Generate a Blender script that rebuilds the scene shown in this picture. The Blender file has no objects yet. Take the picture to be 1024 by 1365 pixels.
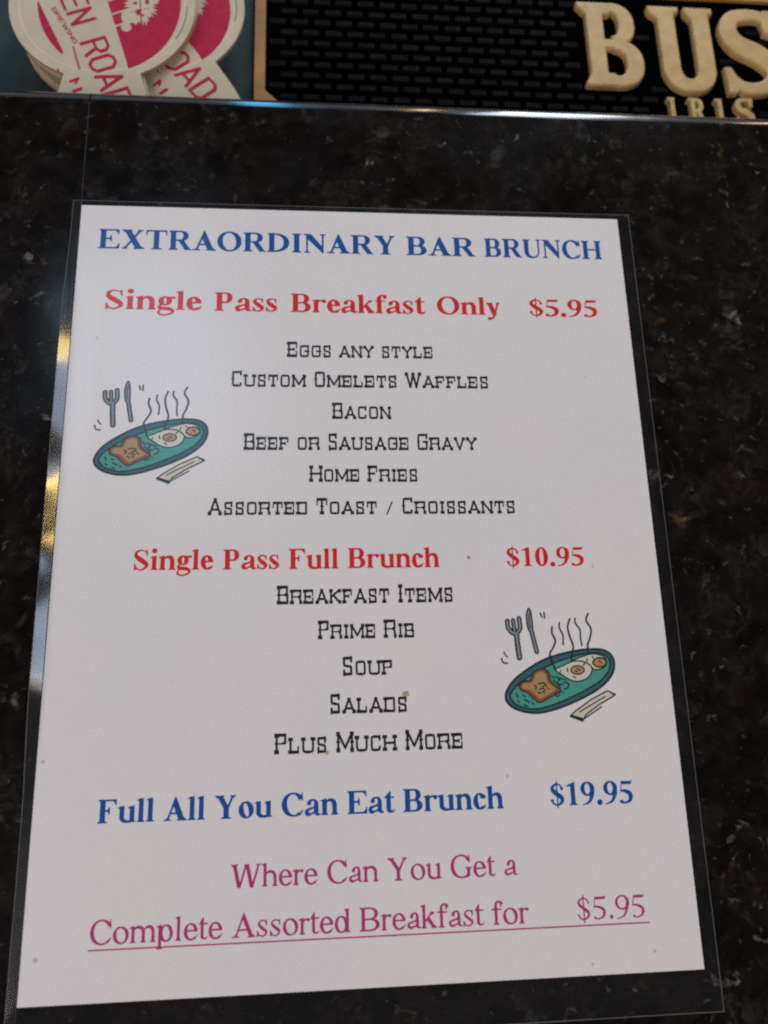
import bpy, math, functools, random
import numpy as np
from mathutils import Matrix, Vector

MM = .001
C = bpy.context.scene.collection
sc = bpy.context.scene

# ---------------- camera (all lengths below are millimetres around the centre of the sheet) ----------------
cam = bpy.data.cameras.new('camera'); co = bpy.data.objects.new('camera', cam); C.objects.link(co); sc.camera = co
co.matrix_world = Matrix(((.996389,.005310,-.084735,-16.935*MM),(-.026808,.966659,-.254658,-58.903*MM),(.080557,.256010,.963312,278.233*MM),(0,0,0,1)))
cam.sensor_fit = 'VERTICAL'; cam.sensor_height = 24; cam.sensor_width = 18; cam.lens = 24*1057.8/1365
cam.clip_start = .01; cam.clip_end = 20
cam.dof.use_dof = True; cam.dof.focus_distance = .285; cam.dof.aperture_fstop = 6.2
# ---------------- dim room and its lamps, plus one added fill ----------------
w = bpy.data.worlds.new('World'); sc.world = w; w.use_nodes = True
w.node_tree.nodes['Background'].inputs[0].default_value = (.50,.47,.45,1); w.node_tree.nodes['Background'].inputs[1].default_value = .06
def lamp(name, loc, target, size, power, col, size_y=None):
    l = bpy.data.lights.new(name, 'AREA'); l.energy = power; l.color = col; l.size = size
    if size_y: l.shape = 'RECTANGLE'; l.size_y = size_y
    o = bpy.data.objects.new(name, l); C.objects.link(o); o.location = loc
    o.rotation_euler = (Vector(target)-Vector(loc)).to_track_quat('-Z', 'Y').to_euler(); return o
def panel(name, loc, target, sx, sy, radiance, col): lamp(name, loc, target, sx, radiance*math.pi*sx*sy, col, sy)
panel('ceiling_lamp', (-1.25,-.45,1.15), (0,0,0), .8, .8, 5.8, (1,.905,.885))
panel('ceiling_lamp', (.5,-1.4,1.2), (0,0,0), .7, .7, 7.2, (1,.905,.90))
panel('high_window', (-.33,.64,1.25), (-.1,.1,0), .26, .40, 5.0, (.50,.74,1))
panel('tall_window', (.46,1.5,.50), (.08,.19,0), .24, .86, 20, (.80,.90,1))
panel('added_edge_fill', (.1,1.9,.55), (.05,.19,0), 2.8, .95, .6, (.84,.88,1))  # wide dim fill, added so the whole granite edge picks up a faint sheen
panel('neon_tube', (-.12,1.5,.50), (-.05,.19,0), .09, .8, 13, (.08,.50,.9))
panel('small_lamp', (.20,1.5,.48), (.03,.19,0), .022, .5, 24, (1,.62,.25))
panel('small_lamp', (.93,1.5,.48), (.16,.19,0), .03, .5, 24, (1,.66,.30))
panel('pendant_lamp', (1.306,1.01,.90), (-.11,.1,0), .24, .40, 5.2, (1,.72,.24))
panel('side_window', (1.306,.708,.90), (-.11,.05,0), .34, .40, 1.7, (.62,.72,1))
panel('pendant_lamp', (1.306,.527,.90), (-.11,.02,0), .06, .36, 9, (1,.68,.16))
panel('pendant_lamp', (1.306,.378,.90), (-.11,.02,0), .04, .22, 9, (1,.70,.22))
panel('side_window', (1.306,.156,.90), (-.11,-.03,0), .22, .40, 2.2, (.66,.78,1))
panel('side_window', (1.306,-.039,.90), (-.11,-.06,0), .22, .40, 1.5, (1,.95,.80))
sc.view_settings.view_transform = 'Standard'; sc.view_settings.look = 'None'; sc.view_settings.exposure = 0; sc.view_settings.gamma = 1
sc.cycles.transparent_max_bounces = 16; sc.cycles.filter_width = 2.1; sc.cycles.use_denoising = False

# ---------------- helpers ----------------
def props(o, label=None, cat=None, group=None, kind=None):
    for k, v in (('label',label),('category',cat),('group',group),('kind',kind)):
        if v: o[k] = v
    return o
def new(name, me, mats=(), parent=None, loc=(0,0,0)):
    o = bpy.data.objects.new(name, me); C.objects.link(o); o.parent = parent; o.location = [v*MM for v in loc]
    if me is not None:
        for m in (mats if isinstance(mats, (list,tuple)) else [mats]):
            if m and len(me.materials) < len(mats if isinstance(mats, (list,tuple)) else [mats]): me.materials.append(m)
    return o
def mesh(name, V, F, idx=None, smooth=False):
    me = bpy.data.meshes.new(name); me.from_pydata([tuple(c*MM for c in v) for v in V], [], F)
    if idx is not None: me.polygons.foreach_set('material_index', idx)
    if smooth: me.polygons.foreach_set('use_smooth', [True]*len(F))
    me.update(); return me
def material(name, col, rough=.5, spec=.5, bump=None, vary=None, **kw):
    m = bpy.data.materials.new(name); m.use_nodes = True; N = m.node_tree.nodes; L = m.node_tree.links; b = N['Principled BSDF']
    b.inputs['Base Color'].default_value = (*col,1); b.inputs['Roughness'].default_value = rough; b.inputs['Specular IOR Level'].default_value = spec
    for k, v in kw.items(): b.inputs[k.replace('_',' ')].default_value = v
    tc = N.new('ShaderNodeTexCoord')
    if vary:                                               # (scale, second colour)
        n = N.new('ShaderNodeTexNoise'); n.inputs['Scale'].default_value = vary[0]; n.inputs['Detail'].default_value = 6; L.new(tc.outputs['Object'], n.inputs['Vector'])
        r = N.new('ShaderNodeValToRGB'); r.color_ramp.elements[0].position = .3; r.color_ramp.elements[1].position = .7
        r.color_ramp.elements[0].color = (*col,1); r.color_ramp.elements[1].color = (*vary[1],1)
        L.new(n.outputs['Fac'], r.inputs['Fac']); L.new(r.outputs['Color'], b.inputs['Base Color'])
    if bump:                                               # (scale, strength, distance mm)
        n = N.new('ShaderNodeTexNoise'); n.inputs['Scale'].default_value = bump[0]; n.inputs['Detail'].default_value = 4; L.new(tc.outputs['Object'], n.inputs['Vector'])
        q = N.new('ShaderNodeBump'); q.inputs['Strength'].default_value = bump[1]; q.inputs['Distance'].default_value = bump[2]*MM
        L.new(n.outputs['Fac'], q.inputs['Height']); L.new(q.outputs['Normal'], b.inputs['Normal'])
    return m

def granite_material():
    m = bpy.data.materials.new('polished_dark_granite'); m.use_nodes = True; N = m.node_tree.nodes; L = m.node_tree.links; b = N['Principled BSDF']
    tc = N.new('ShaderNodeTexCoord')
    wn = N.new('ShaderNodeTexNoise'); wn.inputs['Scale'].default_value = 90; wn.inputs['Detail'].default_value = 4; L.new(tc.outputs['Object'], wn.inputs['Vector'])
    mv = N.new('ShaderNodeMixRGB'); mv.blend_type = 'ADD'; mv.inputs[0].default_value = .012; L.new(tc.outputs['Object'], mv.inputs[1]); L.new(wn.outputs['Color'], mv.inputs[2])
    def noise(s, d=5, off=0):
        n = N.new('ShaderNodeTexNoise'); n.inputs['Scale'].default_value = s; n.inputs['Detail'].default_value = d; n.inputs['Roughness'].default_value = .62
        if off: a = N.new('ShaderNodeMapping'); a.inputs['Location'].default_value = (off,off*.7,0); L.new(mv.outputs[0], a.inputs[0]); L.new(a.outputs[0], n.inputs['Vector'])
        else: L.new(mv.outputs[0], n.inputs['Vector'])
        return n.outputs['Fac']
    def vor(s, off):
        a = N.new('ShaderNodeMapping'); a.inputs['Location'].default_value = (off,off*.3,0); L.new(mv.outputs[0], a.inputs[0])
        n = N.new('ShaderNodeTexVoronoi'); n.inputs['Scale'].default_value = s; L.new(a.outputs[0], n.inputs['Vector']); return n
    def ramp(f, *st):
        r = N.new('ShaderNodeValToRGB'); e = r.color_ramp.elements
        while len(e) < len(st): e.new(.5)
        for k, (p, c) in enumerate(st): e[k].position = p; e[k].color = (*c,1) if isinstance(c, tuple) else (c,c,c,1)
        L.new(f, r.inputs['Fac']); return r.outputs['Color']
    def mix(f, a, b_, mode='MIX'):
        x = N.new('ShaderNodeMixRGB'); x.blend_type = mode
        for i, v in enumerate((f, a, b_)):
            if isinstance(v, (float,int)): x.inputs[i].default_value = v if i == 0 else (v,v,v,1)
            elif isinstance(v, tuple): x.inputs[i].default_value = (*v,1)
            else: L.new(v, x.inputs[i])
        return x.outputs[0]
    col = ramp(noise(130,7), (.35,(.0032,.0026,.0022)), (.55,(.0072,.0057,.0047)), (.75,(.015,.0115,.009)))
    def mul(x, y):
        c = N.new('ShaderNodeMath'); c.operation = 'MULTIPLY'; L.new(x, c.inputs[0]); L.new(y, c.inputs[1]); return c.outputs[0]
    def flecks(big, off, lo, hi, small, l2, h2):           # cloudy crystals broken up by a finer grain
        return mul(ramp(noise(big,3,off), (lo,0.), (hi,1.)), ramp(noise(small,4,off*1.7), (l2,0.), (h2,1.)))
    col = mix(flecks(70,3.1,.52,.66,330,.40,.66), col, (.022,.0185,.015))
    col = mix(flecks(58,7.7,.61,.74,260,.40,.62), col, (.046,.047,.040))
    col = mix(flecks(75,1.3,.645,.76,240,.42,.64), col, (.095,.054,.018))
    col = mix(flecks(85,9.2,.655,.75,280,.42,.62), col, (.17,.155,.12))
    col = mix(flecks(50,5.2,.58,.70,220,.38,.62), col, (.010,.0035,.0035))
    col = mix(flecks(240,2.2,.63,.74,700,.40,.6), col, (.09,.085,.078))
    L.new(col, b.inputs['Base Color']); b.inputs['Roughness'].default_value = .16; b.inputs['Specular IOR Level'].default_value = .42
    sm = N.new('ShaderNodeTexNoise'); sm.inputs['Scale'].default_value = 25; sm.inputs['Detail'].default_value = 5; L.new(tc.outputs['Object'], sm.inputs['Vector'])
    L.new(ramp(sm.outputs['Fac'], (.35,.08), (.7,.20)), b.inputs['Roughness'])
    return m

def film_material(name, milk, rough=.24, f0=.045):
    m = bpy.data.materials.new(name); m.use_nodes = True; N = m.node_tree.nodes; L = m.node_tree.links; N.remove(N['Principled BSDF'])
    out = N['Material Output']; tr = N.new('ShaderNodeBsdfTransparent'); gl = N.new('ShaderNodeBsdfGlossy'); di = N.new('ShaderNodeBsdfDiffuse')
    gl.inputs['Roughness'].default_value = rough; di.inputs['Color'].default_value = (.62,.72,.80,1)
    lw = N.new('ShaderNodeLayerWeight'); lw.inputs['Blend'].default_value = .5                     # Schlick reflectance, the same from both sides
    pw = N.new('ShaderNodeMath'); pw.operation = 'POWER'; pw.inputs[1].default_value = 5; L.new(lw.outputs['Facing'], pw.inputs[0])
    fr = N.new('ShaderNodeMath'); fr.operation = 'MULTIPLY_ADD'; fr.inputs[1].default_value = 1-f0; fr.inputs[2].default_value = f0; L.new(pw.outputs[0], fr.inputs[0])
    tc = N.new('ShaderNodeTexCoord'); n = N.new('ShaderNodeTexNoise'); n.inputs['Scale'].default_value = 14; n.inputs['Detail'].default_value = 2; L.new(tc.outputs['Object'], n.inputs['Vector'])
    q = N.new('ShaderNodeBump'); q.inputs['Strength'].default_value = .5; q.inputs['Distance'].default_value = .0012; L.new(n.outputs['Fac'], q.inputs['Height'])
    L.new(q.outputs['Normal'], gl.inputs['Normal'])
    a = N.new('ShaderNodeMixShader'); a.inputs[0].default_value = milk; L.new(tr.outputs[0], a.inputs[1]); L.new(di.outputs[0], a.inputs[2])
    b = N.new('ShaderNodeMixShader'); L.new(fr.outputs[0], b.inputs[0]); L.new(a.outputs[0], b.inputs[1]); L.new(gl.outputs[0], b.inputs[2])
    L.new(b.outputs[0], out.inputs['Surface']); return m

# ---------- lettering: every glyph is a distance field built from pen strokes, bowls and serifs ----------
class Pen:
    def __init__(s, step, x0, x1, y0, y1):
        s.x0, s.y0, s.step = x0, y0, step
        s.X, s.Y = np.meshgrid(np.arange(x0, x1+step, step), np.arange(y0, y1+step, step))
    def poly(s, pts):
        X, Y = s.X, s.Y; d = np.full(X.shape, 1e9); ins = np.zeros(X.shape, bool); n = len(pts)
        for i in range(n):
            ax, ay = pts[i]; bx, by = pts[(i+1) % n]; ex, ey = bx-ax, by-ay
            L = ex*ex+ey*ey
            if L == 0: continue
            t = np.clip(((X-ax)*ex+(Y-ay)*ey)/L, 0, 1)
            d = np.minimum(d, (X-ax-t*ex)**2+(Y-ay-t*ey)**2)
            if ey: ins ^= ((ay > Y) != (by > Y)) & (X < ex*(Y-ay)/ey+ax)
        d = np.sqrt(d)
        return np.where(ins, -d, d)
    def rect(s, x0, y0, x1, y1): return s.poly([(x0,y0),(x1,y0),(x1,y1),(x0,y1)])
    def ell(s, cx, cy, rx, ry, rot=0, n=2.0):
        u, v = s.X-cx, s.Y-cy
        if rot: c, w = math.cos(rot), math.sin(rot); u, v = c*u+w*v, -w*u+c*v
        a, b = np.abs(u)/rx+1e-6, np.abs(v)/ry+1e-6
        k = (a**n+b**n)**(1/n)
        g = np.sqrt((a**(n-1)/rx)**2+(b**(n-1)/ry)**2)*k**(1-n)
        return (k-1)/g
    def ring(s, cx, cy, rx, ry, t, h, rot=0, n=2.0): return np.maximum(s.ell(cx,cy,rx,ry,0,n), -s.ell(cx,cy,rx-t,ry-h,rot,n))
    def pen(s, pts, k=6, smooth=True):
        P = np.array(pts, float)
        if smooth and len(P) > 2:
            Q = [P[0]]; E = np.vstack([2*P[0]-P[1], P, 2*P[-1]-P[-2]])
            for i in range(1, len(E)-2):
                a, b, c, d = E[i-1], E[i], E[i+1], E[i+2]
                for j in range(1, k+1):
                    t = j/k; Q.append(.5*(2*b+(c-a)*t+(2*a-5*b+4*c-d)*t*t+(3*b-a-3*c+d)*t**3))
            P = np.array(Q)
        F = np.full(s.X.shape, 1e9)
        for a, b in zip(P[:-1], P[1:]):
            ex, ey = b[0]-a[0], b[1]-a[1]; L = ex*ex+ey*ey
            if L < 1e-9: continue
            t = np.clip(((s.X-a[0])*ex+(s.Y-a[1])*ey)/L, 0, 1)
            F = np.minimum(F, np.hypot(s.X-a[0]-t*ex, s.Y-a[1]-t*ey)-.5*(a[2]+t*(b[2]-a[2])))
        return F
U = lambda *a: functools.reduce(np.minimum, a)
CUT = lambda *a: functools.reduce(np.maximum, a)

class Roman:
    """Book-face roman with bracketed serifs; bold or regular weight."""
    def __init__(s, bold):
        s.b = bold
        s.S, s.s, s.h, s.sl, s.sh = (150, 130, 44, 60, 30) if bold else (98, 78, 38, 58, 26)
        s.c, s.x = (676, 470) if bold else (662, 452)
    ADV_B = dict(A=722,B=667,C=722,D=722,E=667,F=611,G=778,H=778,I=389,N=722,O=778,P=611,R=722,S=556,T=667,U=722,X=722,Y=722,W=1000,a=500,b=556,c=444,d=556,e=444,f=333,g=500,h=556,i=278,k=556,l=278,m=833,n=556,o=500,p=556,r=444,s=389,t=333,u=556,y=500)
    ADV_R = dict(A=722,B=667,C=667,G=722,W=944,Y=722,a=444,b=500,c=444,d=500,e=444,f=333,g=500,h=500,i=278,k=500,l=278,m=778,n=500,o=500,p=500,r=333,s=389,t=278,u=500,y=500)
    def adv(s, ch):
        if ch == ' ': return 250
        if ch == '.': return 250
        if ch in '$0123456789': return 500
        return (s.ADV_B if s.b else s.ADV_R)[ch]
    def draw(s, p, ch):
        S, w, h, sl, sh, c, x, b = s.S, s.s, s.h, s.sl, s.sh, s.c, s.x, s.b
        A = s.adv(ch)
        def foot(x0, x1, y, d, l=1, r=1, sl=sl):         # bracketed serif, d=+1 foot, -1 head
            a, e = x0-sl*l, x1+sl*r; k = 34*d; t = sh*d
            return p.poly([(a,y),(e,y),(e,y+t*.8),(x1+sl*.45*r,y+t*1.15),(x1+8*r,y+t+k*.5),(x1,y+t+k*1.3),(x0,y+t+k*1.3),(x0-8*l,y+t+k*.5),(x0-sl*.45*l,y+t*1.15),(a,y+t*.8)])
        def stem(x0, y0, y1, w, bot=(1,1), top=(1,1), sl=sl):
            F = p.rect(x0, y0, x0+w, y1)
            if bot: F = U(F, foot(x0, x0+w, y0, 1, *bot, sl))
            if top: F = U(F, foot(x0, x0+w, y1, -1, *top, sl))
            return F
        def flag(x0, y, w):                                # slanted head serif of lower-case stems
            return p.poly([(x0-58,y-52),(x0-58,y-36),(x0+w*.75,y+8),(x0+w,y+8),(x0+w,y-80),(x0,y-90),(x0,y-66)])
        def bar(x0, x1, y, hh=h): return p.rect(x0, y-hh/2, x1, y+hh/2)
        def beak(xr, y, d, L, wd):                         # arm terminal
            return p.poly([(xr-wd,y),(xr,y),(xr,y+d*L),(xr-16,y+d*L),(xr-16-wd*.22,y+d*L*.55),(xr-wd*.65,y+d*(h+8))])
        def dia(xa, ya, xb, yb, ww): return p.poly([(xa-ww/2,ya),(xa+ww/2,ya),(xb+ww/2,yb),(xb-ww/2,yb)])
        X0 = 16+sl+12                                      # left edge of a capital's main stem
        if ch == 'E' or ch == 'F':
            F = U(stem(X0,0,c,S,(1,1) if ch=='F' else (1,0),(1,0)), bar(X0,A-60,c-h/2), beak(A-50,c,-1,170,150), bar(X0+S,A*.62,c*.52), p.poly([(A*.62-8,c*.52+110),(A*.62-26,c*.52+110),(A*.62-70,c*.52+12),(A*.62-70,c*.52-12),(A*.62-26,c*.52-110),(A*.62-8,c*.52-110)]))
            if ch == 'E': F = U(F, bar(X0,A-60,h/2), beak(A-28,0,1,190,170))
            return F
        if ch in 'BPRD':
            F = stem(X0,0,c,S,(1,1) if ch in 'PR' else (1,0),(1,0)); m = c*.505
            if ch == 'D':
                r = CUT(p.ring(X0+S*.6,c/2,A-40-X0-S*.6,c/2,S*1.02,h,0,2.3), X0+S*.6-p.X)
                return U(F, r, bar(X0+S*.5,X0+S*.6+12,c-h/2), bar(X0+S*.5,X0+S*.6+12,h/2))
            cx = X0+S+.28*(A-X0-S)
            y0 = m if ch != 'P' else m-30
            rr = A*(.885 if ch=='P' else .84 if ch=='R' else .865)
            F = U(F, CUT(p.ring(cx,(c+y0-h/2)/2,rr-cx,(c-y0+h/2)/2,S*.98,h,0,2.2), cx-p.X), bar(X0+S*.5,cx+6,c-h/2), bar(X0+S*.5,cx+6,y0))
            if ch == 'B': F = U(F, CUT(p.ring(cx,(y0+h/2)/2,A*.935-cx,(y0+h/2)/2,S*1.05,h,0,2.2), cx-p.X), bar(X0+S*.5,cx+6,h/2))
            if ch == 'R': F = U(F, p.poly([(X0+S+60,m+10),(X0+S+60+S*1.05,m+22),(A-60,30),(A-10,20),(A-10,0),(A-60-S*.95,0)]))
            return F
        if ch in 'OCG':
            rot = .12
            F = p.ring(A/2,c/2,A/2-33,c/2+15,S*1.02,h,rot,2.1)
            if ch == 'O': return F
            R = A-44 if ch == 'C' else A-84; rx = R/2+14
            F = p.ring(33+rx,c/2,rx,c/2+15,S*1.04,h,rot,2.1)
            F = CUT(F, -p.poly([(33+rx+20,c*.5),(R-46,c-170),(R+300,c-60),(R+300,96),(R-64 if ch == 'C' else R-40,96),(33+rx+20,150)]))
            F = U(F, p.poly([(R-46,c-150),(R-28,c+14),(R-12,c+14),(R-4,c-225),(R-24,c-225),(R-52,c-140),(R-76,c-112)]))
            if ch == 'C': F = U(F, p.pen([(R-100,52,62),(R-50,94,46),(R-4,165,20)]))
            else: F = U(F, stem(R-S+4,42,300,S-6,None,(1,1),52), p.pen([(R-150,16,44),(R-80,36,50),(R-30,64,40)]))
            return F
        if ch == 'H':
            x2 = A-X0-S
            return U(stem(X0,0,c,S), stem(x2,0,c,S), bar(X0+S-5,x2+5,c*.51))
        if ch == 'I': return stem(A/2-S/2,0,c,S,sl=sl+6)
        if ch == 'T':
            return U(stem(A/2-S/2,0,c,S,(1,1),None,sl+20), bar(30,A-30,c-h/2), p.poly([(30,c),(130,c),(90,c-h-6),(52,c-90),(46,c-180),(28,c-180)]), p.poly([(A-30,c),(A-130,c),(A-90,c-h-6),(A-52,c-90),(A-46,c-180),(A-28,c-180)]))
        if ch == 'N':
            x2 = A-30-sl-10
            return U(p.rect(X0+10,0,X0+10+h,c-20), foot(X0+10,X0+10+h,0,1,1,1,sl+8), p.rect(x2-h,40,x2,c), foot(x2-h,x2,c,-1,1,1,sl+8), p.poly([(X0-sl,c),(X0+S*1.0,c),(x2,170),(x2,-10),(x2-24,-10),(X0+10,c-sh-100),(X0+10,c-40),(X0-sl,c-sh)]))
        if ch == 'U':
            x2 = A-30-sl-6; r = (x2-X0)/2
            return U(p.rect(X0,240,X0+S,c), foot(X0,X0+S,c,-1), p.rect(x2-h,240,x2,c), foot(x2-h,x2,c,-1,1,1,sl), CUT(p.ell(X0+r,240,r,254,0,2.2), -p.ell(X0+(S+2*r-h)/2,240,(2*r-h-S)/2,254-h-14,0,2.2), p.Y-244))
        if ch == 'S':
            return U(p.pen([(A-92,c-175,22),(A-120,c-70,26),(A*.46,c-8,h*.9),(122,c-75,S*.5),(105,c-190,S*.72),(200,c*.57,S*.98),(A*.62,c*.42,S*1.02),(A-108,c*.26,S*.76),(A-135,82,S*.48),(A*.5,6,h*.95),(A*.25,56,h*.8),(72,190,20)]), p.poly([(A-112,c-190),(A-84,c-200),(A-90,c+14),(A-106,c+14),(A-150,c-30)]), p.poly([(52,-14),(70,-14),(122,30),(84,215),(56,215)]))
        if ch == 'A':
            a = A*.478; B1, B2 = 100, A-72; T = S*1.16; y1 = c+14; kl = (a-B1)/y1; kr = (B2-a-26)/y1
            yi = (B2-T-B1)/(kl+kr)
            return U(p.poly([(a,y1),(a+26,y1),(B2,0),(B2-T,0),(B1+kl*yi,yi)]), p.poly([(B1,0),(B1+h*1.25,0),(B1+h*1.25+kl*yi,yi),(a+10,y1),(a,y1)]), p.rect(B1+.36*c*.42,c*.31-h/2,B2-T*.9-c*.31*kr,c*.31+h/2), foot(B1,B1+h*1.25,0,1,1,1,sl+26), foot(B2-T,B2,0,1,1,1,sl+4))
        if ch == 'W':
            T = S*1.06; q = (A-150-T*.3)/4
            f = lambda x0: U(dia(x0+T/2,c,x0+q+8,-12,T*.98), dia(x0+q+8+T*.15,-12,x0+2*q+20,c,h*1.35))
            X1 = 66
            return U(f(X1), CUT(f(X1+2*q-60*0), p.Y-c), foot(X1,X1+T,c,-1,1,1,sl-6), foot(X1+2*q,X1+2*q+T,c,-1,.8,.6,sl-20), foot(X1+4*q-0,X1+4*q+h,c,-1,1,1,sl-6))
        if ch == 'X':
            return U(p.poly([(88,c),(88+S*1.3,c),(A-70,0),(A-70-S*1.3,0)]), dia(A-150,c,A/2-10,c*.46,h*1.5), dia(A/2-10,c*.5,130,0,h*1.5), foot(88,88+S*1.3,c,-1,1,1,sl-4), foot(A-70-S*1.3,A-70,0,1,1,1,sl-4), foot(A-170,A-130,c,-1), foot(112,152,0,1))
        if ch == 'Y':
            m = c*.45
            return U(p.rect(A/2-S/2,0,A/2+S/2,m+20), foot(A/2-S/2,A/2+S/2,0,1,1,1,sl+12), p.poly([(72,c),(72+S*1.15,c),(A/2+S/2+4,m+20),(A/2+S/2,m-40),(A/2-S/2,m)]), p.poly([(A-132,c),(A-132-h*1.3,c),(A/2+S/2-50,m+10),(A/2+S/2,m-20)]), foot(72,72+S*1.15,c,-1,1,1,sl-8), foot(A-136-h,A-132,c,-1,1,1,sl))
        # lower case
        xs = 16+44
        if ch in 'nhmr':
            top = c+6 if ch == 'h' else x
            F = U(stem(xs,0,top-20,w,(1,1),None,38), flag(xs,top,w))
            def arch(xa, xb):                             # arch from stem right edge xa to right edge of next stem xb
                r = (xb-xa+34)/2; cx = xb-r; cy = x-10-r*1.15 if r*1.15 < 190 else x-195
                ry = x+12-cy
                return U(CUT(CUT(p.ell(cx,cy,r,ry,0,2.2), -p.ell(cx-w*.42,cy,r-w*.62,ry-h*1.9,0,2.2)), cy-p.Y, xa-20-p.X), stem(xb-w,0,cy+4,w,(1,1),None,38))
            if ch == 'm':
                x2 = A/2+w/2+10; return U(F, arch(xs+w,x2), arch(x2,A-58))
            if ch == 'r':
                return U(F, p.pen([(xs+w-8,x-120,20),(xs+w+45,x-40,40),(A-88,x-34,62 if b else 44)]), p.ell(A-(72 if b else 50),x-(60 if b else 48),62 if b else 42,62 if b else 44))
            return U(F, arch(xs+w,A-56))
        if ch == 'u':
            x2 = A-62; cy = 150
            return U(p.rect(xs,cy,xs+w,x-4), flag(xs,x-4,w), CUT(p.ell((xs+x2)/2,cy+4,(x2-xs)/2,cy+16,0,2.2), -p.ell((xs+x2)/2+w*.34,cy+4,(x2-xs)/2-w*.66,cy+14-h*1.5,0,2.2), p.Y-cy-6), p.rect(x2-w,10,x2,x-4), flag(x2-w,x-4,w), p.poly([(x2-w,70),(x2-w,0),(x2+50,12),(x2+50,28),(x2,44)]))
        if ch == 'i': return U(stem(A/2-w/2-4,0,x-10,w,(1,1),None,44), flag(A/2-w/2-4,x,w), p.ell(A/2-4,c-44+(15 if b else 10),w*.56+8,w*.56+8))
        if ch == 'l': return U(stem(A/2-w/2-2,0,c,w,(1,1),None,44), flag(A/2-w/2-2,c+4,w))
        if ch == 'o': return p.ring(A/2,x/2-1,A/2-26,x/2+12,w*1.12,h*.95,.2,2.05)
        if ch == 'e':
            rx = A/2-24; cy = x/2; k = 24+w*1.1
            F = CUT(p.ring(A/2,cy,rx,x/2+12,w*1.12,h,.1,2.05), -p.poly([(A/2,cy+10),(A+40,cy+10),(A+40,60),(A-60,72),(A/2+40,100),(A/2,150)]))
            return U(F, p.rect(k-12,cy+8,A-34 if b else A-42,cy+8+h), p.pen([(A/2+20,20,w*.5),(A-104,44,w*.5),(A-30,136,14)]))
        if ch == 'c':
            F = CUT(p.ring(A/2+4,x/2,A/2-22,x/2+12,w*1.12,h,.1,2.05), -p.poly([(A/2+20,x*.62),(A-110,x*.80),(A-40,x-20),(A+60,x-20),(A+60,60),(A-70,72),(A/2+40,100),(A/2+20,150)]))
            return U(F, p.ell(A-88,x-98,w*.5,w*.48), p.pen([(A/2+20,20,w*.5),(A-100,44,w*.5),(A-30,130,14)]))
        if ch in 'dbp':
            if ch == 'd':
                x2 = A-56; F = U(p.rect(x2-w,10,x2,c), flag(x2-w,c+4,w), p.poly([(x2-w,70),(x2-w,0),(x2+46,12),(x2+46,28),(x2,44)]))
                cx, m = (26+x2-w+50)/2, -1
                return U(F, CUT(p.ring(cx,x/2-2,cx-26,x/2+12,w*1.1,h,.08,2.1), p.X-(x2-w+10)))
            y0 = -205 if ch == 'p' else 14
            F = U(stem(xs,y0,(x if ch=='p' else c)-16,w,(1,1) if ch=='p' else None,None,40), flag(xs,x if ch=='p' else c+4,w))
            L = xs+w-50; R = A-28
            return U(F, CUT(p.ring((L+R)/2,x/2-2,(R-L)/2,x/2+12,w*1.1,h,.08,2.1), xs+w-10-p.X))
        if ch == 'a':
            x2 = A-(70 if b else 66)
            return U(p.rect(x2-w,90,x2,x-130), CUT(CUT(p.ell(x2-w-26,x-150,w+26,162), -p.ell(x2-w-44,x-150,w*.2+38,162-h)), x-152-p.Y), p.pen([(x2-w-30,x-6,h*.85),(x2-w-95,x-22,h),(x2-w-140,x-70,w*.7)]), p.ell(max(72,x2-w-150),x-112,w*.5,w*.44), p.pen([(x2-w/2,x*.57,h),(x2-w-60,x*.46,h*1.15),(92 if b else 78,x*.34,w*.6),(76 if b else 66,x*.2,w*.9),(104,x*.085,w*.82),(165,34,h*1.4),(x2-w,86,h*.9)]), p.pen([(x2-w*.5,100,w*.98),(x2-w*.4,58,w*.8),(x2+14,22,w*.42),(A-8,44,18)]))
        if ch == 'g':
            cx, cy = A/2-22, x-155
            return U(p.ring(cx,cy,A*.36,165,w*1.05,h*.9), p.pen([(cx+95,x-44,h*1.4),(A-60,x-32,h*1.6),(A-26,x-34,h*1.5)],smooth=False), p.pen([(cx-100,cy-118,h*1.1),(86,120,h*1.5),(96,62,w*.75),(200,42,w*.85),(A*.66,28,w*.85),(A-72,-30,w*.7),(A-84,-120,w*.42),(A*.5,-192,h*1.1),(120,-178,w*.38),(58,-110,w*.42),(88,-30,h*.9),(160,34,h*.9)]))
        if ch == 's':
            return U(p.pen([(A-66,x-135,18),(A-90,x-50,24),(A*.48,x-4,h*.85),(95,x-60,w*.5),(92,x-130,w*.75),(A*.45,x*.53,w*.98),(A-98,x*.33,w*.9),(A-92,78,w*.6),(A*.52,6,h*.85),(A*.26,44,h*.8),(48,140,18)]), p.poly([(A-86,x-145),(A-60,x-145),(A-64,x+10),(A-78,x+10),(A-110,x-22)]), p.poly([(32,-10),(46,-10),(84,26),(58,155),(34,155)]))
        if ch == 't':
            X1 = 84 if b else 68
            return U(p.rect(X1,90,X1+w,x+10), p.poly([(14,x-34),(14,x-22),(X1+w-20,x+160),(X1+w,x+160),(X1+w,x-34)]), p.rect(X1,x-34,A-8,x), p.pen([(X1+w*.5,100,w*.99),(X1+w*.62,54,w*.8),(A-62,24,w*.42),(A-2,84,16)]))
        if ch == 'f':
            X1 = 66 if b else 98
            return U(stem(X1,0,c-150,w,(1,1),None,44), CUT(CUT(p.ell(X1+w+30,c-150,w+32,164), -p.ell(X1+w+46,c-150,48+w*.1,164-h)), c-152-p.Y, p.X-A+24), p.pen([(X1+w+40,c,h),(A-20,c-16,h),(A-4,c-40,h)]), p.ell(A-(22 if b else 10),c-62,w*.46,w*.46), p.rect(14,x-34,A-20,x))
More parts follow.
